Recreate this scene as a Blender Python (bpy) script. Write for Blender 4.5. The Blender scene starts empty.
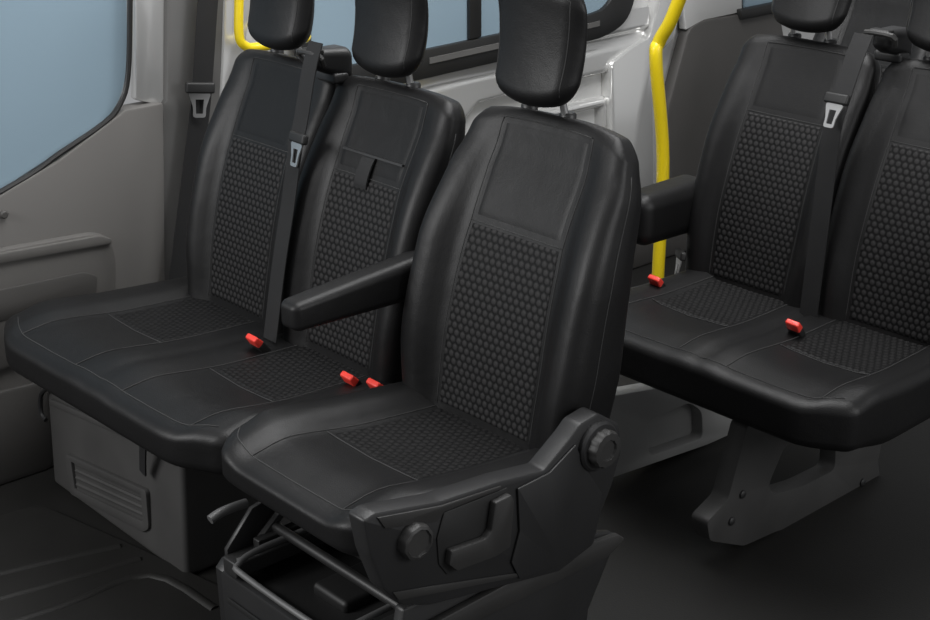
import bpy, bmesh, math
from mathutils import Vector
rad=math.radians
SC=bpy.context.scene; COL=SC.collection
SC.view_settings.view_transform='Standard'
# ---------------------------------------------------------------- camera
CAM=Vector((-1.727,-1.834,1.7285)); TH=rad(47.8); PH=rad(21.3); F=1465.0
ct,st,cp,sp=math.cos(TH),math.sin(TH),math.cos(PH),math.sin(PH)
D=Vector((ct*cp,st*cp,-sp)); R=Vector((st,-ct,0)); U=Vector((ct*sp,st*sp,cp))
cd=bpy.data.cameras.new('camera'); cam=bpy.data.objects.new('camera',cd); COL.objects.link(cam)
from mathutils import Matrix
m=Matrix((( R.x,U.x,-D.x,CAM.x),(R.y,U.y,-D.y,CAM.y),(R.z,U.z,-D.z,CAM.z),(0,0,0,1)))
cam.matrix_world=m; cd.sensor_fit='HORIZONTAL'; cd.sensor_width=36; cd.lens=36*F/930; SC.camera=cam
def ray(px,py): return D+R*((px-465)/F)+U*((310-py)/F)
def onX(px,py,X): d=ray(px,py); return CAM+d*((X-CAM.x)/d.x)
def onY(px,py,Y): d=ray(px,py); return CAM+d*((Y-CAM.y)/d.y)
def onZ(px,py,Z): d=ray(px,py); return CAM+d*((Z-CAM.z)/d.z)
# ---------------------------------------------------------------- materials
def mat(name,col,rough=.5,metal=0,bump=0,bscale=300,var=.15,vscale=6,spec=.5,coat=0,pucker=0):
    M=bpy.data.materials.new(name); M.use_nodes=True; nt=M.node_tree; b=nt.nodes['Principled BSDF']
    b.inputs['Roughness'].default_value=rough; b.inputs['Metallic'].default_value=metal
    b.inputs['Specular IOR Level'].default_value=spec; b.inputs['Coat Weight'].default_value=coat
    tc=nt.nodes.new('ShaderNodeTexCoord'); n=nt.nodes.new('ShaderNodeTexNoise'); n.inputs['Scale'].default_value=vscale
    nt.links.new(tc.outputs['Object'],n.inputs['Vector'])
    r=nt.nodes.new('ShaderNodeValToRGB'); e=r.color_ramp.elements
    e[0].position=.3; e[1].position=.7
    e[0].color=(*[c*(1-var) for c in col],1); e[1].color=(*[min(1,c*(1+var)) for c in col],1)
    nt.links.new(n.outputs['Fac'],r.inputs['Fac']); nt.links.new(r.outputs['Color'],b.inputs['Base Color'])
    if bump:
        n2=nt.nodes.new('ShaderNodeTexNoise'); n2.inputs['Scale'].default_value=bscale
        nt.links.new(tc.outputs['Object'],n2.inputs['Vector'])
        bp=nt.nodes.new('ShaderNodeBump'); bp.inputs['Strength'].default_value=bump; bp.inputs['Distance'].default_value=.002
        nt.links.new(n2.outputs['Fac'],bp.inputs['Height']); nt.links.new(bp.outputs['Normal'],b.inputs['Normal'])
        if pucker:
            n3=nt.nodes.new('ShaderNodeTexNoise'); n3.inputs['Scale'].default_value=16; n3.inputs['Detail'].default_value=3
            nt.links.new(tc.outputs['Object'],n3.inputs['Vector'])
            b2=nt.nodes.new('ShaderNodeBump'); b2.inputs['Strength'].default_value=pucker; b2.inputs['Distance'].default_value=.01
            nt.links.new(n3.outputs['Fac'],b2.inputs['Height']); nt.links.new(bp.outputs['Normal'],b2.inputs['Normal'])
            nt.links.new(b2.outputs['Normal'],b.inputs['Normal'])
    return M
LEA=mat('black_leather',(.0048,.0047,.0049),.47,bump=.2,bscale=420,spec=.32,pucker=.16)
PAN=mat('upper_leather',(.0046,.0045,.0047),.47,bump=.2,bscale=420,spec=.30,pucker=.12)
STI=mat('grey_stitch',(.022,.022,.022),.7)
PLA=mat('black_plastic',(.016,.016,.0165),.45,bump=.1,bscale=500,spec=.45)
PLD=mat('dark_plastic',(.009,.009,.009),.55)
PLG=mat('charcoal_plastic',(.026,.0255,.025),.5,bump=.1,bscale=400,spec=.42)
PED=mat('pedestal_plastic',(.048,.047,.046),.55,bump=.1,bscale=400,spec=.4)
LEG=mat('grey_cast_metal',(.038,.0375,.037),.5,bump=.1,bscale=400,spec=.45)
DOOR=mat('grey_door_plastic',(.122,.117,.111),.6,bump=.15,bscale=400,var=.06,vscale=2)
DOORM=mat('moulded_door_plastic',(.095,.091,.086),.6,bump=.1,bscale=400,var=.06)
DOORD=mat('dark_door_plastic',(.060,.057,.054),.6,bump=.1,bscale=400,var=.06)
BODY=mat('silver_body_paint',(.68,.68,.67),.18,metal=.55,var=.04,vscale=2)
BODL=mat('pale_body_paint',(.60,.60,.59),.33,metal=.15,var=.04,vscale=2)
BODG=mat('grey_body_trim',(.095,.093,.090),.5,var=.06)
MET=mat('chrome_metal',(.55,.55,.55),.28,metal=.85)
MTD=mat('dark_steel',(.05,.05,.05),.4,metal=.6)
MTG=mat('dull_grey_metal',(.12,.12,.12),.5,metal=.4)
YEL=mat('yellow_enamel',(.74,.56,.012),.3,var=.05,coat=.3)
RED=mat('red_plastic',(.75,.05,.035),.35,var=.05)
WEB=mat('belt_webbing',(.014,.014,.0145),.7,bump=.3,bscale=900,spec=.3)
FLO=mat('floor_rubber',(.0095,.0092,.0085),.62,bump=.25,bscale=250,var=.12,vscale=3,spec=.28)
MATT=mat('mat_rubber',(.0125,.012,.0112),.58,bump=.2,bscale=300,spec=.32)
GLA=mat('tinted_glass',(.225,.305,.365),.25,var=.12,vscale=1.2,spec=.3)
RUB=mat('black_rubber',(.014,.014,.014),.4)
LGR=mat('pale_moulding',(.30,.30,.295),.5,var=.06)
def fabric(name,hi):
    M=bpy.data.materials.new(name); M.use_nodes=True; nt=M.node_tree; b=nt.nodes['Principled BSDF']
    a=nt.nodes.new('ShaderNodeAttribute'); a.attribute_name='cell'
    r=nt.nodes.new('ShaderNodeValToRGB'); e=r.color_ramp.elements
    e[0].position=.10; e[0].color=(.0022,.0022,.0024,1); e[1].position=.9; e[1].color=(hi,hi*.97,hi*.98,1)
    nt.links.new(a.outputs['Fac'],r.inputs['Fac']); nt.links.new(r.outputs['Color'],b.inputs['Base Color'])
    b.inputs['Roughness'].default_value=.6; b.inputs['Specular IOR Level'].default_value=.18
    tc=nt.nodes.new('ShaderNodeTexCoord'); n2=nt.nodes.new('ShaderNodeTexNoise'); n2.inputs['Scale'].default_value=900
    nt.links.new(tc.outputs['Object'],n2.inputs['Vector'])
    bp=nt.nodes.new('ShaderNodeBump'); bp.inputs['Strength'].default_value=.3; bp.inputs['Distance'].default_value=.001
    nt.links.new(n2.outputs['Fac'],bp.inputs['Height']); nt.links.new(bp.outputs['Normal'],b.inputs['Normal'])
    return M
FAB=fabric('hex_fabric',.025); FABC=fabric('hex_fabric_toned_for_light',.0115)  # FABC: same fabric, colour darkened to offset stronger light on upward-facing cushions
# ---------------------------------------------------------------- object helpers
def root_loc(o):
    v=Vector((0,0,0))
    while o is not None: v+=o.location; o=o.parent
    return v
def mesh(name,vf,m,parent=None,label=None,sharp=40,attr=None):
    verts,faces=vf; off=root_loc(parent)
    me=bpy.data.meshes.new(name); me.from_pydata([tuple(Vector(v)-off) for v in verts],[],faces); me.update()
    bm=bmesh.new(); bm.from_mesh(me)
    if attr is None: bmesh.ops.recalc_face_normals(bm,faces=bm.faces[:])
    bm.to_mesh(me); bm.free()
    me.polygons.foreach_set('use_smooth',[True]*len(me.polygons))
    if sharp: me.set_sharp_from_angle(angle=rad(sharp))
    if attr is not None:
        at=me.attributes.new('cell','FLOAT','POINT'); at.data.foreach_set('value',attr)
    me.materials.append(m)
    o=bpy.data.objects.new(name,me); COL.objects.link(o)
    if parent is not None: o.parent=parent
    if label: o['label']=label
    return o
def thing(name,loc,label,cat,group=None):
    o=bpy.data.objects.new(name,None); COL.objects.link(o); o.location=loc; o.empty_display_size=.1
    o['label']=label; o['category']=cat
    if group: o['group']=group
    return o
def struct(o): o['kind']='structure'; return o
def joinvf(*L):
    V=[];Fc=[]
    for v,f in L:
        k=len(V); V+=[Vector(p) for p in v]; Fc+=[[i+k for i in q] for q in f]
    return V,Fc
def sst(a,b,x):
    t=max(0,min(1,(x-a)/(b-a))); return t*t*(3-2*t)
def itp(x,T):
    if x<=T[0][0]: return T[0][1]
    for (a,va),(b,vb) in zip(T,T[1:]):
        if x<=b:
            t=(x-a)/(b-a); t=t*t*(3-2*t)*.5+t*.5; return va+(vb-va)*t
    return T[-1][1]
def ticks(h,r,n,k=5):
    a=[-h+r*(1-math.tan(rad(45*(1-i/k)))) for i in range(k)]
    mid=[-(h-r)+2*(h-r)*i/n for i in range(n+1)]
    return a+mid+[-x for x in reversed(a)]
def rbox(hx,hy,hz,r,nx=6,ny=6,nz=6,fn=None,k=5):
    T=[ticks(hx,r,nx,k),ticks(hy,r,ny,k),ticks(hz,r,nz,k)]; H=(hx,hy,hz)
    idx={};V=[];Fc=[]
    def get(p):
        key=tuple(round(c,6) for c in p)
        if key in idx: return idx[key]
        q=Vector([max(-(H[i]-r),min(H[i]-r,p[i])) for i in range(3)]); d=Vector(p)-q
        v=q+d.normalized()*r
        idx[key]=len(V); V.append(fn(v) if fn else v); return idx[key]
    for ax in range(3):
        b,c=(ax+1)%3,(ax+2)%3
        for s in (-1,1):
            g=[]
            for tb in T[b]:
                row=[]
                for tc in T[c]:
                    p=[0,0,0]; p[ax]=s*H[ax]; p[b]=tb; p[c]=tc; row.append(get(p))
                g.append(row)
            for i in range(len(g)-1):
                for j in range(len(g[0])-1):
                    q=[g[i][j],g[i+1][j],g[i+1][j+1],g[i][j+1]]
                    if len(set(q))==4: Fc.append(q if s>0 else q[::-1])
    return V,Fc
def box(c,h,r=.004,k=2,fn=None):
    c=Vector(c)
    return rbox(h[0],h[1],h[2],min(r,min(h)*.9),1,1,1,(lambda v: fn(c+v)) if fn else (lambda v:c+v),k)
def catmull(P,n=6):
    P=[Vector(p) for p in P]
    if len(P)<3: return P
    out=[]
    for i in range(len(P)-1):
        p0=P[max(0,i-1)];p1=P[i];p2=P[i+1];p3=P[min(len(P)-1,i+2)]
        for j in range(n):
            t=j/n
            out.append(.5*((2*p1)+(p2-p0)*t+(2*p0-5*p1+4*p2-p3)*t*t+(3*p1-p0-3*p2+p3)*t**3))
    out.append(P[-1]); return out
def tube(P,r,n=8,sm=0):
    P=catmull(P,sm) if sm else [Vector(p) for p in P]
    V=[];Fc=[]; t0=(P[1]-P[0]).normalized()
    nrm=t0.orthogonal().normalized()
    for i,p in enumerate(P):
        t=(P[min(i+1,len(P)-1)]-P[max(i-1,0)]).normalized()
        nrm=(nrm-t*nrm.dot(t)).normalized(); b=t.cross(nrm)
        for k in range(n):
            a=2*math.pi*k/n; V.append(p+nrm*(r*math.cos(a))+b*(r*math.sin(a)))
    for i in range(len(P)-1):
        for k in range(n):
            Fc.append([i*n+k,i*n+(k+1)%n,(i+1)*n+(k+1)%n,(i+1)*n+k])
    Fc.append(list(range(n))[::-1]); Fc.append([(len(P)-1)*n+k for k in range(n)])
    return V,Fc
def ribbon(P,wv,th=.002,sm=5):
    P=catmull(P,sm) if sm else [Vector(p) for p in P]; wv=Vector(wv); V=[];Fc=[]
    for i,p in enumerate(P):
        t=(P[min(i+1,len(P)-1)]-P[max(i-1,0)]).normalized()
        w=(wv-t*wv.dot(t)).normalized()*(wv.length/2); nn=t.cross(w).normalized()*(th/2)
        V+=[p-w-nn,p+w-nn,p+w+nn,p-w+nn]
    for i in range(len(P)-1):
        for k in range(4): Fc.append([i*4+k,i*4+(k+1)%4,(i+1)*4+(k+1)%4,(i+1)*4+k])
    Fc.append([3,2,1,0]); e=(len(P)-1)*4; Fc.append([e,e+1,e+2,e+3])
    return V,Fc
def bmvf(bm):
    bm.verts.ensure_lookup_table(); bm.verts.index_update()
    r=[v.co.copy() for v in bm.verts],[[v.index for v in f.verts] for f in bm.faces]; bm.free(); return r
def prism(P,vec,bev=.004,hole=None,seg=2):
    bm=bmesh.new(); vec=Vector(vec)
    loops=[P]+([hole] if hole else [])
    if not hole:
        bm.faces.new([bm.verts.new(Vector(p)) for p in P])
    else:
        es=[]
        for L in loops:
            vs=[bm.verts.new(Vector(p)) for p in L]
            es+=[bm.edges.new((vs[i],vs[(i+1)%len(vs)])) for i in range(len(vs))]
        bmesh.ops.triangle_fill(bm,use_beauty=True,edges=es)
    ret=bmesh.ops.extrude_face_region(bm,geom=bm.faces[:])
    bmesh.ops.translate(bm,vec=vec,verts=[g for g in ret['geom'] if isinstance(g,bmesh.types.BMVert)])
    bmesh.ops.recalc_face_normals(bm,faces=bm.faces[:])
    if bev:
        ed=[e for e in bm.edges if len(e.link_faces)==2 and e.calc_face_angle()>rad(55)]
        try: bmesh.ops.bevel(bm,geom=ed,offset=bev,segments=seg,profile=.5,affect='EDGES',clamp_overlap=True)
        except Exception: pass
    return bmvf(bm)
def rnd(P,r=.02,n=4):
    P=[Vector(p) for p in P]; out=[]
    for i,p in enumerate(P):
        a=P[i-1]-p; b=P[(i+1)%len(P)]-p; ra=min(r,a.length*.45); rb=min(r,b.length*.45)
        A=p+a.normalized()*ra; B=p+b.normalized()*rb
        for k in range(n+1):
            t=k/n; out.append(A*(1-t)**2+p*2*t*(1-t)+B*t*t)
    return out
def lathe(prof,org,axis,seg=28,mod=None):
    org=Vector(org); ax=Vector(axis).normalized(); u=ax.orthogonal().normalized(); w=ax.cross(u); V=[];Fc=[]
    for j,(r,t) in enumerate(prof):
        for k in range(seg):
            a=2*math.pi*k/seg; rr=r*(mod(k) if mod else 1)
            V.append(org+ax*t+u*(rr*math.cos(a))+w*(rr*math.sin(a)))
    for j in range(len(prof)-1):
        for k in range(seg): Fc.append([j*seg+k,j*seg+(k+1)%seg,(j+1)*seg+(k+1)%seg,(j+1)*seg+k])
    Fc.append(list(range(seg))[::-1]); Fc.append([(len(prof)-1)*seg+k for k in range(seg)])
    return V,Fc
def hexcell(u,v,p=.0162):
    best=[9,9]; rh=p*.866; j0=round(v/rh)
    for j in (j0-1,j0,j0+1):
        o=.5*p if j%2 else 0; i0=round((u-o)/p)
        for i in (i0-1,i0,i0+1):
            d=math.hypot(u-o-i*p,v-j*rh)
            if d<best[0]: best=[d,best[0]]
            elif d<best[1]: best[1]=d
    return sst(.06,.55,(best[1]-best[0])/p)
def patch(fn,hw0,hw1,v0,v1,scale,hexed,y0=0,base=.0015):
    """grid over fn(y,v,lift); half width goes hw0->hw1 as v goes v0->v1"""
    step=.0025 if hexed else .012
    nu=max(8,int(2*max(hw0,hw1)/step)); nv=max(8,int(abs(v1-v0)*scale/step)); V=[];A=[];Fc=[]
    for j in range(nv+1):
        t=j/nv; v=v0+(v1-v0)*t; hw=hw0+(hw1-hw0)*t
        for i in range(nu+1):
            s=-1+2*i/nu; y=s*hw
            e=min((1-abs(s))*hw,min(t,1-t)*abs(v1-v0)*scale)
            fall=sst(0,.008,e)
            c=hexcell(y,v*scale) if hexed else 0
            V.append(fn(y0+y,v,-.003+(base+.003+.0012*c)*fall)); A.append(c*(.3+.7*fall))
    for j in range(nv):
        for i in range(nu):
            k=j*(nu+1)+i; Fc.append([k,k+1,k+nu+2,k+nu+1])
    return (V,Fc),A
# ---------------------------------------------------------------- seat pieces
def back_fn(P):
    r=rad(P['rec']); e=Vector((math.sin(r),0,math.cos(r))); b=Vector((math.cos(r),0,-math.sin(r)))
    o=Vector((P['x'],P['y'],P['z'])); W,L,T,B=P['W'],P['L'],P['T'],P['B']
    WT=P.get('wt',[(-.15,.86),(0,.93),(.28,1),(.55,1),(.8,.975),(.93,.94),(1,.91)])
    TT=P.get('tt',[(-.15,1),(.3,1.05),(.7,.86),(1,.56)])
    arch=P.get('arch',.012); b0,b1=P.get('bz',(.50,.78))
    def f(y,h,n,lift=0):
        yn=y/W; w=itp(h,WT); th=T*itp(h,TT)
        wf=max(0,min(1,(1-n)/2))
        bol=sst(b0,b1,abs(yn))*itp(h,[(-.1,.45),(.2,1),(.55,.9),(.8,.5),(.95,.15),(1,0)])*B
        q=th*n+th-wf*bol+wf*.010*(1-min(1,yn*yn))
        q+=-.022*math.sin(math.pi*max(0,min(1,h*1.15)))+.012*sst(.6,1,h)
        Y=y*w*(1-.10*max(0,n))
        s=h*L-arch*abs(yn)**3*sst(.72,1,h)
        return o+Vector((0,Y,0))+e*s+b*(q-lift)
    return f
def make_back(par,P,strap=False):
    f=back_fn(P); W,L,T=P['W'],P['L'],P['T']; hb=-.14; hh=(1-hb)*L/2
    vf=rbox(T,W,hh,min(T*.8,.034),4,30,26,lambda v:f(v.y,hb+(v.z+hh)/L,v.x/T))
    o=mesh('backrest',vf,LEA,par,sharp=0)
    i0,i1=P.get('ins',(.015,.63)); w0,w1=P.get('iw',(.125,.112)); ut=P.get('ut',.965)
    fr=lambda y,v,l:f(y,v,-1,l)
    wt=w1*P.get('wk',1.10)
    vf,A=patch(fr,w0,w1,i0,i1,L,True); mesh('fabric_insert',vf,FAB,o,'black honeycomb quilted fabric',0,A)
    vf,A=patch(fr,w1,wt,i1+.004,ut,L,False,base=.0003); mesh('upper_panel',vf,PAN,o,None,0,A)
    def seam(pts,n=-1): return tube([f(y,h,n,.0004) for y,h in pts],.0010,6)
    N=24; S=[]
    for s in (-1,1):
        S.append(seam([(s*(w0+(w1-w0)*k/N+.003),i0+(i1-i0)*k/N) for k in range(N+1)]+[(s*(w1+(wt-w1)*k/N+.003),i1+(ut-i1)*k/N) for k in range(1,N+1)]))
        S.append(tube([f(s*W*1.0,.05+.85*k/N,-.25,.0) for k in range(N+1)],.0013,6))
    S.append(seam([(-w1+2*w1*k/8,i1+.002) for k in range(9)]))
    S.append(seam([(-wt+2*wt*k/8,ut+.002) for k in range(9)]))
    mesh('stitching',joinvf(*S),STI,o,'fine grey seam stitching',0)
    return o,f
def make_headrest(par,P,f,hw=.098,hh=.115,th=.038,gap=.012,tilt=0,dy=0,fwd=.012):
    W,L,T=P['W'],P['L'],P['T']
    topc=f(0,1,0)+Vector((0,dy,0)); r=rad(P['rec']+tilt); e=Vector((math.sin(r),0,math.cos(r))); b=Vector((math.cos(r),0,-math.sin(r)))
    c=topc+e*(gap+hh)+b*(-fwd); Y=Vector((0,1,0))
    def d(v):
        hz=v.z/hh; n=v.x/th; yn=v.y/hw
        y=v.y*(1+.07*hz-.08*n); x=v.x*(1-.16*hz)+.018*yn*yn*sst(.6,-1,n)*1.0-.006*yn*yn*sst(-.2,1,n)-.014*hz*hz
        z=v.z-.024*abs(yn)**2.1*(1 if hz>0 else -.95)*sst(0,.8,abs(hz))
        return c+b*x+Y*y+e*z
    rr=th*.97
    o=mesh('headrest',rbox(th,hw,hh,rr,4,12,12,d,7),LEA,par,sharp=0)
    a=.78*hw; q=[(-a,-hh*.86+1.66*hh*k/12) for k in range(13)]+[(-a+2*a*k/8,hh*.8) for k in range(1,8)]+[(a,hh*.8-1.66*hh*k/12) for k in range(13)]
    def surf(y,z):
        k=max(0,abs(y)-(hw-rr)); kz=max(0,abs(z)-(hh-rr)); xx=-(th-rr+math.sqrt(max(0,rr**2-k*k-kz*kz)))
        return d(Vector((xx,y,z)))
    mesh('stitching',tube([surf(y,z) for y,z in q],.0011,6),STI,o,'fine grey seam stitching',0)
    for s in (-1,1):
        p=topc+Y*(s*.050)+b*(-.002)
        mesh('post',tube([p-e*.02,p+e*(gap+.03)-b*fwd*.8],.0070,12),MET,o,'chrome headrest post')
        mesh('post_guide',lathe([(.016,-.014),(.016,.002),(.013,.006),(.008,.006)],p+e*.004,e,20),PLA,o)
    return o
def cush_fn(P):
    xc,zc,Dp,W,T=P['x'],P['z'],P['D'],P['W'],P['T']; cs=P['cs']; hs=P['hs']; ym=P['y']; rise=P['rise']; B=P['B']; cr=P.get('cr',.05)
    skew=P.get('skew',0); dip=P.get('dip',.018); fl=P.get('fl',.02)
    def f(y,d,n,lift=0):
        a=min(cs,key=lambda c:abs(y+ym-c)); yn=abs(y+ym-a)/hs; yt=abs(y)/W
        X=xc+.05-d*(Dp+.05)-skew*(y/W)*sst(.4,1,d)
        X+=cr*sst(.62,1,yt)**1.7*sst(.55,1,d)*1.0
        w=1-.03*sst(.6,1,d)-.03*(1-d)
        wf=max(0,min(1,(n+1)/2))
        inner=.35 if (len(cs)>1 and abs(abs(y+ym-(cs[0]+cs[1])/2))<hs) else 1
        bol=B*sst(.50,.74,yn)*(1-.45*sst(.5,1,d))*inner
        if len(cs)>1:
            g=abs(y+ym-(cs[0]+cs[1])/2); bol-=.008*(1-sst(0,.02,g))*(1-.8*sst(.8,1,d))
        z=zc-T+T*n+rise*d-dip*sst(.75,1,d)*wf
        z+=wf*(bol-.010*math.sin(math.pi*max(0,min(1,d)))*(1-min(1,yn))+.010*sst(.45,.8,d)*(1-sst(.8,1,d)))
        z+=(1-wf)*fl*sst(.6,1,d)
        return Vector((X,ym+y*w,z+lift))
    return f
def make_cushion(par,P,seams=True):
    f=cush_fn(P); Dp,W,T=P['D'],P['W'],P['T']; hx=(Dp+.05)/2
    vf=rbox(hx,W,T,T*P.get('rr',.72),20,int(W*110),3,lambda v:f(v.y,(hx-v.x)/(2*hx),v.z/T),6)
    o=mesh('seat_cushion',vf,LEA,par,sharp=0)
    d0,d1=P.get('ins',(.07,.62)); hw=P.get('iw',.12)
    for c in P['cs']:
        vf,A=patch(lambda y,v,l:f(y,v,1,l),hw,hw*.95,d0,d1,Dp+.05,True,c-P['y'])
        mesh('fabric_insert',vf,FABC,o,'black honeycomb quilted fabric',0,A)
    S=[]; N=20
    for c in P['cs']:
        y0=c-P['y']
        for s in (-1,1):
            S.append(tube([f(y0+s*(hw+.004),d0+(.93-d0)*k/N,1,.001) for k in range(N+1)],.0012,6))
        S.append(tube([f(y0-hw+2*hw*k/8,d1+.008,1,.001) for k in range(9)],.0012,6))
    S.append(tube([f(-W*.9+W*1.8*k/40,.93,1,.0005) for k in range(41)],.0012,6))
    mesh('stitching',joinvf(*S),STI,o,'fine grey seam stitching',0)
    return o,f
def buckle(par,p,dirv=(-.62,-.10,.72)):
    p=Vector(p); e=Vector(dirv).normalized(); Y=Vector((0,1,0)); Y=(Y-e*Y.dot(e)).normalized(); b=Y.cross(e)
    o=mesh('buckle',rbox(.0095,.017,.034,.005,1,1,1,lambda v:p+b*v.x+Y*v.y+e*(v.z-.030),3),PLD,par)
    mesh('release_button',rbox(.0078,.0168,.013,.004,1,1,1,lambda v:p+b*(v.x*(1-.2*v.z/.013))+Y*v.y+e*(v.z+.012),3),RED,o,'red release button')
    return o
def tongue(par,p,e,w,s=1):
    """silver latch plate with a slot and a black grip"""
    p=Vector(p); e=Vector(e).normalized(); w=Vector(w); w=(w-e*w.dot(e)).normalized(); n=e.cross(w)
    g=mesh('belt_tongue',rbox(.007*s,.027*s,.010*s,.005,1,1,1,lambda v:p+n*v.x+w*v.y+e*(v.z+.008*s),3),PLD,par)
    out=rnd([p+w*(a*s)+e*(b*s) for a,b in ((-.021,-.002),(.021,-.002),(.012,-.030),(.012,-.048),(-.012,-.048),(-.012,-.030))],.005*s,2)
    hol=[p+w*(a*s)+e*(b*s) for a,b in ((-.008,-.014),(.008,-.014),(.0065,-.041),(-.0065,-.041))]
    mesh('latch_plate',prism(out,n*.003,0,hol),MET,g,'silver metal latch plate')
    return g
# ================================================================ driver seat
drv=thing('driver_seat',(-.15,0,0),'black driver seat nearest the camera, with single armrest, side control panel and round knobs','seat')
PD=dict(x=-.03,y=.000,z=.505,rec=15,W=.238,L=.612,T=.070,B=.033,ins=(.03,.63),iw=(.134,.121),wk=1.14,arch=.018,bz=(.55,.80),
        wt=[(-.15,.86),(0,.93),(.28,1),(.55,.99),(.8,.915),(.93,.84),(1,.78)],tt=[(-.15,1.05),(.3,1.06),(.7,.82),(1,.48)])
o,fd=make_back(drv,PD); make_headrest(drv,PD,fd,.103,.119,.038,.018,-13,.034,.026)
PC=dict(x=-.0,y=0,z=.505,D=.49,W=.247,T=.055,cs=[0],hs=.247,rise=.062,B=.028,ins=(.05,.62),iw=.130,cr=.05,rr=.60,fl=.034)
make_cushion(drv,PC)
# armrest
def arm(par,x0,x1,y,z,hy=.032,hz=.027,dr=0,r=.02,tap=.30):
    hx=(x1-x0)/2
    def d(v):
        t=(v.x+hx)/(2*hx)
        return Vector((x0+hx+v.x,y+v.y*(.9+.1*t),z+v.z*(1-tap*.6+tap*t)+dr*(t-.5)))
    a=mesh('armrest',rbox(hx,hy,hz,r,8,2,2,d),LEA,par,sharp=0)
    return a
a=arm(drv,-.268,.075,.270,.730,.032,.039,.010,.019,.46)
mesh('arm_hinge',lathe([(.026,0),(.028,.006),(.028,.03),(.02,.034)],(.045,.232,.735),(0,1,0)),PLA,a)
# side panel
YS=-.285
pp=[(363,521),(374,513),(440,501),(500,481),(544,470),(570,438),(580,424),(598,413),(620,424),(622,452),(612,487),(602,512),(594,545),(560,572),(430,606),(402,606),(384,590),(370,556)]
sp_=mesh('side_panel',prism(rnd([onY(x,y,YS) for x,y in pp],.006),(0,.04,0),.006),PLA,drv)
ppi=[(436,538),(443,512),(506,487),(512,496),(508,544),(490,558),(446,574),(438,564)]
mesh('lever_recess',prism(rnd([onY(x,y,YS) for x,y in ppi],.003),(0,-.003,0),.0015),PLD,sp_)
hp=[(490,500),(506,492),(509,498),(505,544),(490,554),(452,568),(444,562),(446,548),(480,536),(486,528)]
mesh('height_lever',prism(rnd([onY(x,y,YS-.003) for x,y in hp],.003),(0,-.014,0),.004),PLG,sp_)
lp=[(516,488),(548,472),(574,444),(584,468),(600,492),(592,538),(560,564),(518,578),(510,562),(518,530)]
mesh('layered_trim',prism(rnd([onY(x,y,YS) for x,y in lp],.002),(0,-.005,0),.004),PLA,sp_)
up=[(376,517),(440,505),(500,485),(500,489),(444,510),(436,521),(384,528)]
mesh('top_ridge',prism([onY(x,y,YS) for x,y in up],(0,-.004,0),.002),PLG,sp_)
low=[(392,592),(440,584),(520,572),(520,576),(440,592),(398,600)]
mesh('lower_ridge',prism([onY(x,y,YS) for x,y in low],(0,-.003,0),.002),PLG,sp_)
k1=onY(412,539,YS)
mesh('tilt_knob',lathe([(.031,0),(.031,.012),(.029,.018),(.024,.020),(.022,.016)],k1,(0,-1,0),40,lambda k:1 if k%4<2 else .965),PLG,sp_,sharp=30)
k2=onY(596,445,YS)
mesh('recliner_cover',lathe([(.046,-.02),(.046,.008),(.042,.012),(.03,.013)],k2,(0,-1,0),36),PLA,sp_)
mesh('recliner_knob',lathe([(.035,.01),(.035,.024),(.032,.030),(.020,.031),(.018,.027)],k2,(0,-1,0),48,lambda k:1 if k%4<2 else .955),PLG,sp_,sharp=30)
# pan, rails, links, base
mesh('seat_pan',rbox(.20,.20,.014,.012,4,4,1,lambda v:Vector((-.22+v.x,v.y,.432+v.z-.10*(v.x)*1))),PLD,drv)
for s in (-1,1):
    rl=mesh('rail',box((-.20,s*.185,.310),(.28,.022,.016),.004),MTD,drv,'dark steel seat rail')
    mesh('rail_slider',box((-.20,s*.185,.335),(.22,.010,.012),.003),MTD,rl,'steel slider')
    mesh('rail_groove',box((-.20,s*.185-.012*s,.328),(.27,.003,.003),.001),MTG,rl,'worn steel rail edge')
    mesh('lift_link',tube([(-.40,s*.20,.335),(-.28,s*.20,.432)],.011,8),MTD,drv)
    mesh('lift_link',tube([(-.22,s*.20,.425),(-.06,s*.20,.335)],.011,8),MTD,drv)
mesh('cross_tube',tube([(-.37,-.2,.352),(-.37,.2,.352)],.010,10),MTD,drv)
mesh('cross_tube',tube([(-.30,-.2,.40),(-.30,.2,.40)],.008,10),MTD,drv)
mesh('frame_bracket',prism([(-.47,.205,.30),(-.47,.205,.335),(-.41,.205,.40),(-.36,.205,.41),(-.36,.205,.30)],(0,.012,0),.004),PLA,drv)
mesh('slide_bar',tube([(-.20,.150,.345),(-.42,.155,.345),(-.485,.145,.338),(-.497,.11,.335),(-.497,-.11,.335),(-.485,-.145,.338),(-.42,-.155,.345),(-.20,-.15,.345)],.0060,10,4),MTG,drv,'thin bent steel slide bar under front of cushion')
mesh('swivel_lever',tube([onY(x,y,.20) for x,y in ((246,503),(234,507),(220,513),(210,520))],.009,10,3),MTG,drv,'dull grey lever end')
prof=[(-.468,0),(-.474,.27),(-.44,.30),(-.42,.40),(-.05,.40),(.09,.345),(.105,.335),(.03,.205),(.015,0)]
prof2=[(-.468,0),(-.475,.285),(-.46,.30),(-.44,.305),(.09,.345),(.105,.335),(.03,.205),(.015,0)]
bs=mesh('seat_base',joinvf(prism([Vector((x,-.244,z)) for x,z in prof],(0,.025,0),.006),
     prism([Vector((x,.215,z)) for x,z in prof2],(0,.03,0),.006),
     prism([Vector((-.468,-.23,0)),Vector((-.468,.23,0)),Vector((-.476,.23,.288)),Vector((-.476,-.23,.288))],(.03,0,0),.008)),PLA,drv)
mesh('base_cover',box((-.21,0,.262),(.24,.215,.008),.004),PLD,bs)
mesh('cable_duct',rbox(.16,.05,.014,.010,2,2,1,lambda v:Vector((-.22+v.x,.02+v.y,.278+v.z))),PLD,bs)
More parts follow.
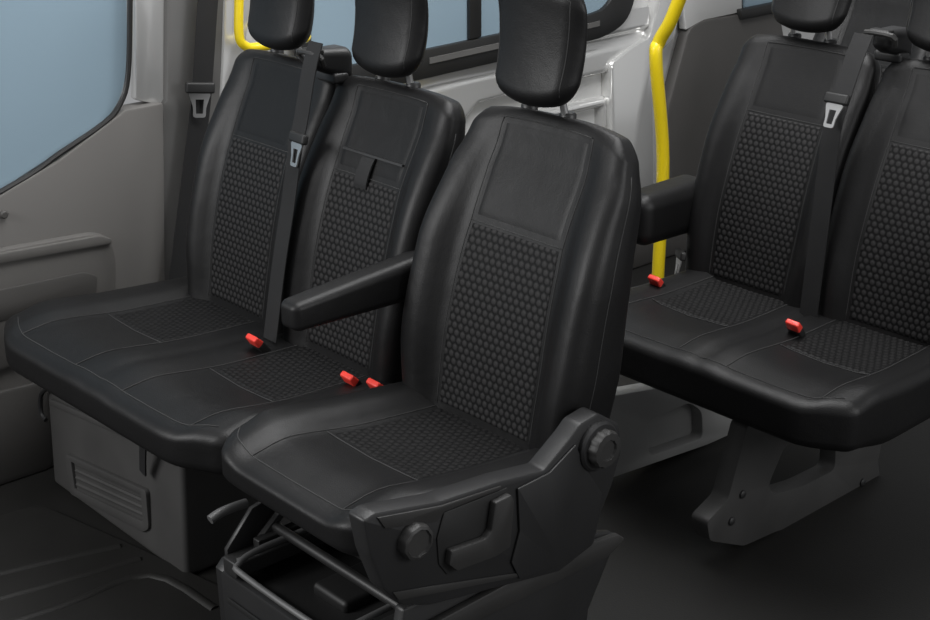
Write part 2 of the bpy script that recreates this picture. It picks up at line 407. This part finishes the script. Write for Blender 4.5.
mesh('front_groove',prism([Vector((-.476,-.2,.228)),Vector((-.476,.2,.228)),Vector((-.476,.2,.240)),Vector((-.476,-.2,.240))],(-.004,0,0),.002),PLD,bs)
mesh('base_ledge',prism([Vector((-.40,-.262,.32)),Vector((-.40,-.262,.36)),Vector((-.06,-.262,.372)),Vector((.085,-.262,.352)),Vector((.105,-.262,.335)),Vector((.06,-.262,.315))],(0,.016,0),.005),PLG,bs)
# ================================================================ front bench
fb=thing('passenger_bench_seat',(-.05,.68,0),'black two-place passenger bench beside the grey front door, on a boxed pedestal','seat')
backs=[]
for yc,dy in ((.480,.025),(.866,.022)):
    PB=dict(x=-.005,y=yc,z=.49,rec=15.5,W=.203,L=.603,T=.062,B=.027,ins=(.02,.66),iw=(.115,.109),bz=(.55,.80))
    o,f=make_back(fb,PB); make_headrest(fb,PB,f,.106,.113,.037,.017,-12,dy,.024); backs.append((o,f))
PBC=dict(x=.02,y=.712,z=.485,D=.50,W=.445,T=.056,cs=[.487,.912],hs=.215,rise=.035,B=.016,ins=(.05,.55),iw=.115,cr=.05,skew=.012,rr=.56,dip=.010)
make_cushion(fb,PBC)
o,f=backs[0]
mesh('pull_strap',ribbon([f(.01,.735,-1,.004),f(.01,.71,-1,.007),f(.01,.68,-1,.008),f(.01,.645,-1,.007),f(.01,.625,-1,.004)],(0,.040,0),.004),WEB,o)
mesh('strap_flap',prism([f(-.10,.745,-1,.002),f(.10,.745,-1,.002),f(.10,.738,-1,.002),f(-.10,.738,-1,.002)],(-.004,0,0),0),PLA,o)
# belt guide and belt between the places
def guide(par,x,y,z):
    g=mesh('belt_guide',rbox(.046,.030,.030,.018,2,2,2,lambda v:Vector((x+v.x,y+v.y*(1+.25*v.x/.046),z+v.z*(1+.3*v.x/.046)-.22*v.x)),5),PLA,par)
    mesh('guide_slot',box((x-.040,y,z+.026),(.012,.025,.006),.003),PLD,g)
    mesh('guide_loop',tube([(x-.038,y-.034,z),(x-.050,y-.034,z+.022),(x-.050,y+.034,z+.022),(x-.038,y+.034,z)],.0065,8,3),PLG,g)
    mesh('guide_collar',rbox(.020,.036,.012,.008,1,1,1,lambda v:Vector((x+.01+v.x,y+v.y,z-.034+v.z)),3),PLA,g)
guide(fb,.150,.672,1.086)
YB=.652
bp=[onY(x,y,YB) for x,y in ((316,42),(309,70),(301,120),(295,150),(288,205),(279,265),(270,340))]
bl=mesh('seat_belt',ribbon(bp,(0,.047,0),.0025),WEB,fb)
tongue(bl,onY(298,142,YB-.012),(bp[2]-bp[4]),(0.1,1,0),1.1)
for x,y in ((257,343),(352,381),(378,388)): buckle(fb,onZ(x,y,.514))
# pedestal
XF=-.30
ped=mesh('pedestal',rbox(.185,.305,.19,.014,2,2,2,lambda v:Vector((XF+.185+v.x*(1-.04*v.z/.19),.955+v.y,.19+v.z)),3),PED,fb)
q=[(70,452),(151,489),(154,527),(148,530),(75,492)]
q2=[(76,460),(146,492),(148,520),(80,488)]
vent=[prism(rnd([onX(x,y,XF+.002) for x,y in q],.012),(-.014,0,0),.004,rnd([onX(x,y,XF+.002) for x,y in q2],.006))]
for i in range(4):
    t=.12+.24*i
    A=onX(76+2*t,460+29*t,XF-.004); B=onX(147+1*t,492+29*t,XF-.004)
    vent.append(tube([A,B],.0055,6))
mesh('vent_panel',joinvf(*vent),PED,ped)
mesh('top_lip',prism([onX(x,y,XF+.001) for x,y in ((52,398),(190,458),(190,464),(52,404))],(-.008,0,0),.003),PED,ped)
mesh('hanging_strap',ribbon([onX(146,430,XF-.05),onX(143,448,XF-.035),onX(143,473,XF-.02)],(0,.022,0),.004),WEB,fb)
mesh('side_hook',tube([onX(x,y,XF-.01) for x,y in ((47,388),(41,395),(41,412),(46,420))],.006,8,3),PLA,fb)
# ================================================================ rear bench
rb=thing('rear_bench_seat',(1.0,0,0),'black rear bench behind the driver seat, with honeycomb fabric and splayed grey leg','seat')
rbk=[]
for yc,dy in ((.158,.014),(-.236,.045)):
    PR=dict(x=.98,y=yc,z=.49,rec=16,W=.199,L=.614,T=.062,B=.027,ins=(.02,.69),iw=(.115,.109),bz=(.55,.80))
    o,f=make_back(rb,PR); make_headrest(rb,PR,f,.106,.113,.037,.020,-10,dy,.024); rbk.append(f)
PRC=dict(x=1.02,y=-.04,z=.497,D=.475,W=.385,T=.062,cs=[.145,-.228],hs=.195,rise=.0,B=.014,ins=(.05,.58),iw=.115,cr=.05,rr=.46,dip=.004)
make_cushion(rb,PRC)
a=arm(rb,.82,1.08,.386,.650,.054,.066,.0,.036,.05)
mesh('arm_hinge',lathe([(.026,0),(.028,.006),(.028,.03),(.02,.034)],(1.04,.325,.665),(0,1,0)),PLA,a)
guide(rb,1.168,-.055,1.100)
YR=-.050
bp=[onY(x,y,YR) for x,y in ((864,34),(853,62),(842,95),(832,130),(823,200),(814,270),(806,335))]
bl=mesh('seat_belt',ribbon(bp,(0,.047,0),.0025),WEB,rb)
tongue(bl,onY(836,103,YR-.014),(bp[1]-bp[3]),(0.1,1,0),1.15)
for x,y in ((657,283),(795,328)): buckle(rb,onZ(x,y,.514))
tongue(rb,onY(680,258,.33),(.2,0,1),(.6,.8,0),1.1)
ol=[(748,425),(885,425),(878,462),(882,492),(868,502),(775,532),(744,546),(710,541),(707,522),(728,500)]
il=[(786,444),(836,441),(835,470),(803,486),(774,495),(768,486)]
lg=mesh('leg',prism(rnd([onY(x,y,-.10) for x,y in ol],.012,3),(0,.045,0),.006,rnd([onY(x,y,-.10) for x,y in il],.022,4)),LEG,rb)
for x,y in ((731,521),(742,494),(862,482)):
    mesh('bolt',lathe([(.010,0),(.010,.004),(.006,.007)],onY(x,y,-.10),(0,-1,0),12),PLA,lg)
mesh('seat_pan',rbox(.19,.31,.016,.012,3,3,1,lambda v:Vector((.85+v.x,-.02+v.y,.375+v.z))),PLD,rb)
pl=[(590,486),(748,431),(748,372),(590,400)]
mo=rnd([onY(x,y,.30) for x,y in ((648,421),(690,403),(702,412),(703,438),(650,456))],.02)
pb=mesh('aisle_pedestal',prism([onY(x,y,.30) for x,y in pl],(0,.05,0),.004,mo),LGR,rb,'pale grey moulded pedestal with rounded recess')
mesh('recess_back',prism([onY(x,y,.335) for x,y in ((640,415),(710,395),(715,445),(640,462))],(0,.01,0),0),LGR,pb)
# ================================================================ third row seat
tr=thing('third_row_seat',(1.95,.6,0),'dark seat partly hidden behind the rear bench, only its headrest showing','seat')
PT=dict(x=1.95,y=.56,z=.47,rec=16,W=.205,L=.60,T=.062,B=.03)
o,f=make_back(tr,PT); make_headrest(tr,PT,f,.100,.115,.040,.012,-8)
make_cushion(tr,dict(x=1.97,y=.56,z=.47,D=.46,W=.215,T=.06,cs=[.56],hs=.215,rise=.01,B=.02,ins=(.06,.5),iw=.11))
mesh('pedestal',rbox(.17,.17,.175,.02,2,2,2,lambda v:Vector((1.78+v.x,.56+v.y,.175+v.z)),3),PLG,tr)
# ================================================================ grab pole
gp=thing('grab_pole',(1.47,.85,0),'bright yellow bent grab pole standing between driver seat and rear bench','pole')
b0=onY(658,275,.85); b1=onY(663,160,.85); b2=onY(656,62,.85); b3=onY(659,42,.85); b4=onX(670,22,b3.x); b5=onX(684,-12,b3.x); b6=b5+(b5-b4)*3
base=Vector((b0.x,.85,0))
gp.location=base
mesh('tube',tube([base,b0,b1,b2,b3,b4,b5,b6],.019,16,6),YEL,gp)
mesh('floor_flange',lathe([(.05,0),(.05,.008),(.03,.014),(.024,.03)],base,(0,0,1)),YEL,gp)
# short grab rail on the body side behind the outer front headrest
YG=1.27
g0=[onY(x,y,YG) for x,y in ((240,-70),(239,0),(239,34),(244,45),(258,47),(306,38))]
gr=thing('grab_rail',g0[2],'short yellow bent grab rail behind the front headrest nearest the grey door','rail')
ends=[Vector((g0[0].x,1.36,g0[0].z+.02))],[Vector((g0[-1].x+.03,1.375,g0[-1].z))]
mesh('tube',tube(ends[0]+g0+ends[1],.012,12,5),YEL,gr)
mesh('flange',lathe([(.028,0),(.028,.006),(.016,.012)],ends[1][0],(0,-1,0),20),YEL,gr)
# ================================================================ pillar belt
YP=1.30
pbp=[onY(x,y,YP) for x,y in ((214,-60),(208,0),(204,60),(200,110),(190,190),(181,260),(173,330),(168,380))]
pbt=thing('pillar_seat_belt',(pbp[-1].x,YP,pbp[-1].z),'black seat belt hanging down the pillar beside the front door','seat belt')
w=mesh('webbing',ribbon(pbp,(.058,0,0),.0025),WEB,pbt)
tongue(pbt,onY(200,92,YP-.014),(.10,0,1),(1,-.35,.1),1.35)
# ================================================================ setting
fl=struct(mesh('floor',box((1.2,-.3,-.02),(3.4,2.2,.02),.002),FLO))
YW=1.38
# front floor mat with raised lips
fm=[onZ(x,y,0) for x,y in ((-120,560),(40,508),(130,548),(240,600),(330,690),(100,760),(-150,700))]
struct(mesh('trim_1',prism(rnd(fm,.05),(0,0,.016),.012,None,4),MATT))
rg=[]
for pts in (((-60,592),(40,567),(120,549)),((-60,618),(50,588),(140,562)),((-60,648),(60,610),(150,578),(215,612))):
    rg.append(tube([onZ(x,y,.008) for x,y in pts],.014,12,4))
struct(mesh('trim_2',joinvf(*rg),MATT))
def wall_poly(name,pts,m,Y,dep=.03,bev=.005,r=0,par=None):
    P=[onY(x,y,Y) for x,y in pts]
    for p in P: p.z=max(0.0,p.z)
    if r: P=rnd(P,r)
    return mesh(name,prism(P,(0,dep,0),bev),m,par)
# silver side wall
wr=struct(mesh('wall_right',box((1.85,YW+.06,.80),(1.68,.02,.80),.004),BODL))
# door
dr=struct(wall_poly('door_1',[(-260,330),(0,196),(60,160),(108,124),(126,110),(164,103),(166,320),(172,560),(-260,640)],DOOR,1.34,.06,.006))
wall_poly('door_moulding',[(-260,345),(0,250),(95,233),(112,238),(118,260),(116,330),(60,350),(-260,470)],DOORM,1.322,.03,.012,.03,dr)
wall_poly('door_ledge',[(-260,352),(0,254),(100,236),(112,239),(112,244),(0,264),(-260,364)],DOORM,1.314,.02,.004,.005,dr)
wall_poly('door_pull',[(-260,386),(0,290),(84,272),(98,276),(96,300),(0,322),(-260,420)],DOORD,1.320,.02,.003,.012,dr)
wall_poly('door_lower',[(-260,545),(0,392),(50,380),(60,520),(-260,640)],DOORD,1.332,.03,.008,.02,dr)
mesh('door_catch',lathe([(.010,0),(.010,.008),(.007,.011)],onY(3,214,1.34),(0,-1,0),16),DOORD,dr)
struct(wall_poly('window_1',[(-260,-120),(126,-120),(127,70),(120,100),(104,122),(0,190),(-260,325)],GLA,1.372,.01,0,.03))
seal=[onY(x,y,1.350) for x,y in ((131,-120),(130,0),(128,75),(120,104),(104,123),(60,153),(0,192),(-260,327))]
struct(mesh('trim_3',tube(seal,.007,8,4),RUB))
struct(wall_poly('trim_4',[(134,-120),(172,-120),(170,0),(170,104),(160,106),(136,100)],BODY,1.362,.03,.006))
struct(wall_poly('trim_5',[(168,-120),(262,-120),(246,0),(236,70),(200,320),(172,420),(163,420),(163,106),(167,100)],BODG,1.345,.05,.012))
struct(wall_poly('trim_10',[(228,-120),(268,-120),(252,0),(242,80),(230,140),(219,140),(223,60),(225,0)],BODY,1.337,.03,.008,.01))
# window in side wall
wf=[(300,-140),(644,-200),(636,0),(626,24),(604,38),(430,78),(300,107)]
wi=[(312,-125),(624,-184),(617,-10),(606,9),(590,15),(430,49),(312,74)]
struct(mesh('trim_6',prism(rnd([onY(x,y,YW-.015) for x,y in wf],.05),(0,.03,0),.006,rnd([onY(x,y,YW-.015) for x,y in wi],.04)),RUB))
struct(wall_poly('window_2',[(306,-130),(626,-188),(622,0),(608,16),(430,56),(306,82)],GLA,YW+.0,.01,0))
struct(wall_poly('trim_7',[(470,-160),(482,-163),(482,37),(470,40)],RUB,YW-.015,.015,.004))
struct(wall_poly('trim_8',[(430,58),(600,21),(600,26),(430,64)],BODG,YW-.019,.01,0))
# pressed silver panel below the window: one relief sheet
def segd(p,a,b):
    ab=b-a; t=max(0,min(1,(p-a).dot(ab)/ab.length_squared)); return (p-a-ab*t).length
def sdf(p,P):
    d=min(segd(p,P[i-1],P[i]) for i in range(len(P))); ins=False
    for i in range(len(P)):
        a,b=P[i-1],P[i]
        if (a.y>p.y)!=(b.y>p.y) and p.x<(b.x-a.x)*(p.y-a.y)/(b.y-a.y)+a.x: ins=not ins
    return d if ins else -d
def xz(px,py): q=onY(px,py,YW); return Vector((q.x,q.z))
R1=[xz(*q) for q in ((444,230),(450,165),(462,125),(480,103),(520,92),(618,70),(618,230))]
R2=[xz(*q) for q in ((458,230),(466,160),(478,134),(500,120),(540,112),(612,96),(612,230))]
R3=[xz(*q) for q in ((380,90),(660,28),(660,35),(380,99))]
V=[];Fc=[]; nx_,nz_=150,110; xa,xb,za,zb=.80,2.02,.12,.90
for j in range(nz_+1):
    for i in range(nx_+1):
        p=Vector((xa+(xb-xa)*i/nx_,za+(zb-za)*j/nz_))
        h=.046*sst(-.005,.022,sdf(p,R1))-.040*sst(-.004,.016,sdf(p,R2))+.034*sst(.025,.048,sdf(p,R2))+.016*(1-sst(.0,.014,-sdf(p,R3)))
        V.append(Vector((p.x,YW+.006+h,p.y)))
for j in range(nz_):
    for i in range(nx_):
        k=j*(nx_+1)+i; Fc.append([k,k+1,k+nx_+2,k+nx_+1])
struct(mesh('trim_9',(V,Fc),BODY,sharp=0))
struct(wall_poly('trim_11',[(612,64),(632,48),(650,38),(672,-40),(697,-60),(674,40),(652,60),(652,330),(612,330)],BODY,YW-.01,.05,.012,.02))
# dark rear pillar trim and more
struct(wall_poly('trim_12',[(690,28),(704,20),(780,8),(800,360),(668,360),(668,110)],DOORD,YW-.02,.05,.012,.03))
struct(wall_poly('trim_13',[(676,-60),(742,-75),(742,12),(704,20),(686,30)],BODL,YW-.012,.03,.004,.004))
struct(wall_poly('window_3',[(745,-120),(1000,-180),(1000,-40),(745,10)],GLA,YW-.0,.01,0))
struct(wall_poly('trim_14',[(742,10),(1000,-42),(1000,-30),(742,20)],RUB,YW-.035,.03,.004))
struct(wall_poly('trim_15',[(600,240),(760,200),(800,420),(600,420)],DOORD,YW-.04,.03,.01))
# ================================================================ light
w=bpy.data.worlds.new('world'); SC.world=w; w.use_nodes=True
bg=w.node_tree.nodes['Background']; bg.inputs['Color'].default_value=(.97,.98,1,1); bg.inputs['Strength'].default_value=.31
def area(name,loc,tgt,size,energy,col=(1,1,1)):
    l=bpy.data.lights.new(name,'AREA'); l.shape='RECTANGLE'; l.size,l.size_y=size; l.energy=energy; l.color=col
    o=bpy.data.objects.new(name,l); COL.objects.link(o); o.location=loc
    o.rotation_euler=(Vector(tgt)-Vector(loc)).to_track_quat('-Z','Y').to_euler()
area('roof_light',(.4,.3,3.0),(.3,.4,0),(2.1,1.6),74)
area('windscreen_light',(-3.0,1.2,2.2),(0,.4,.6),(1.6,1.2),86)
area('side_light',(.8,-3.2,1.9),(.3,0,.6),(1.7,1.1),46)
area('wall_fill_light',(1.1,.45,2.1),(1.15,1.38,.75),(.8,.3),9)  # added fill lamp that brightens the silver side wall, not a real fitting
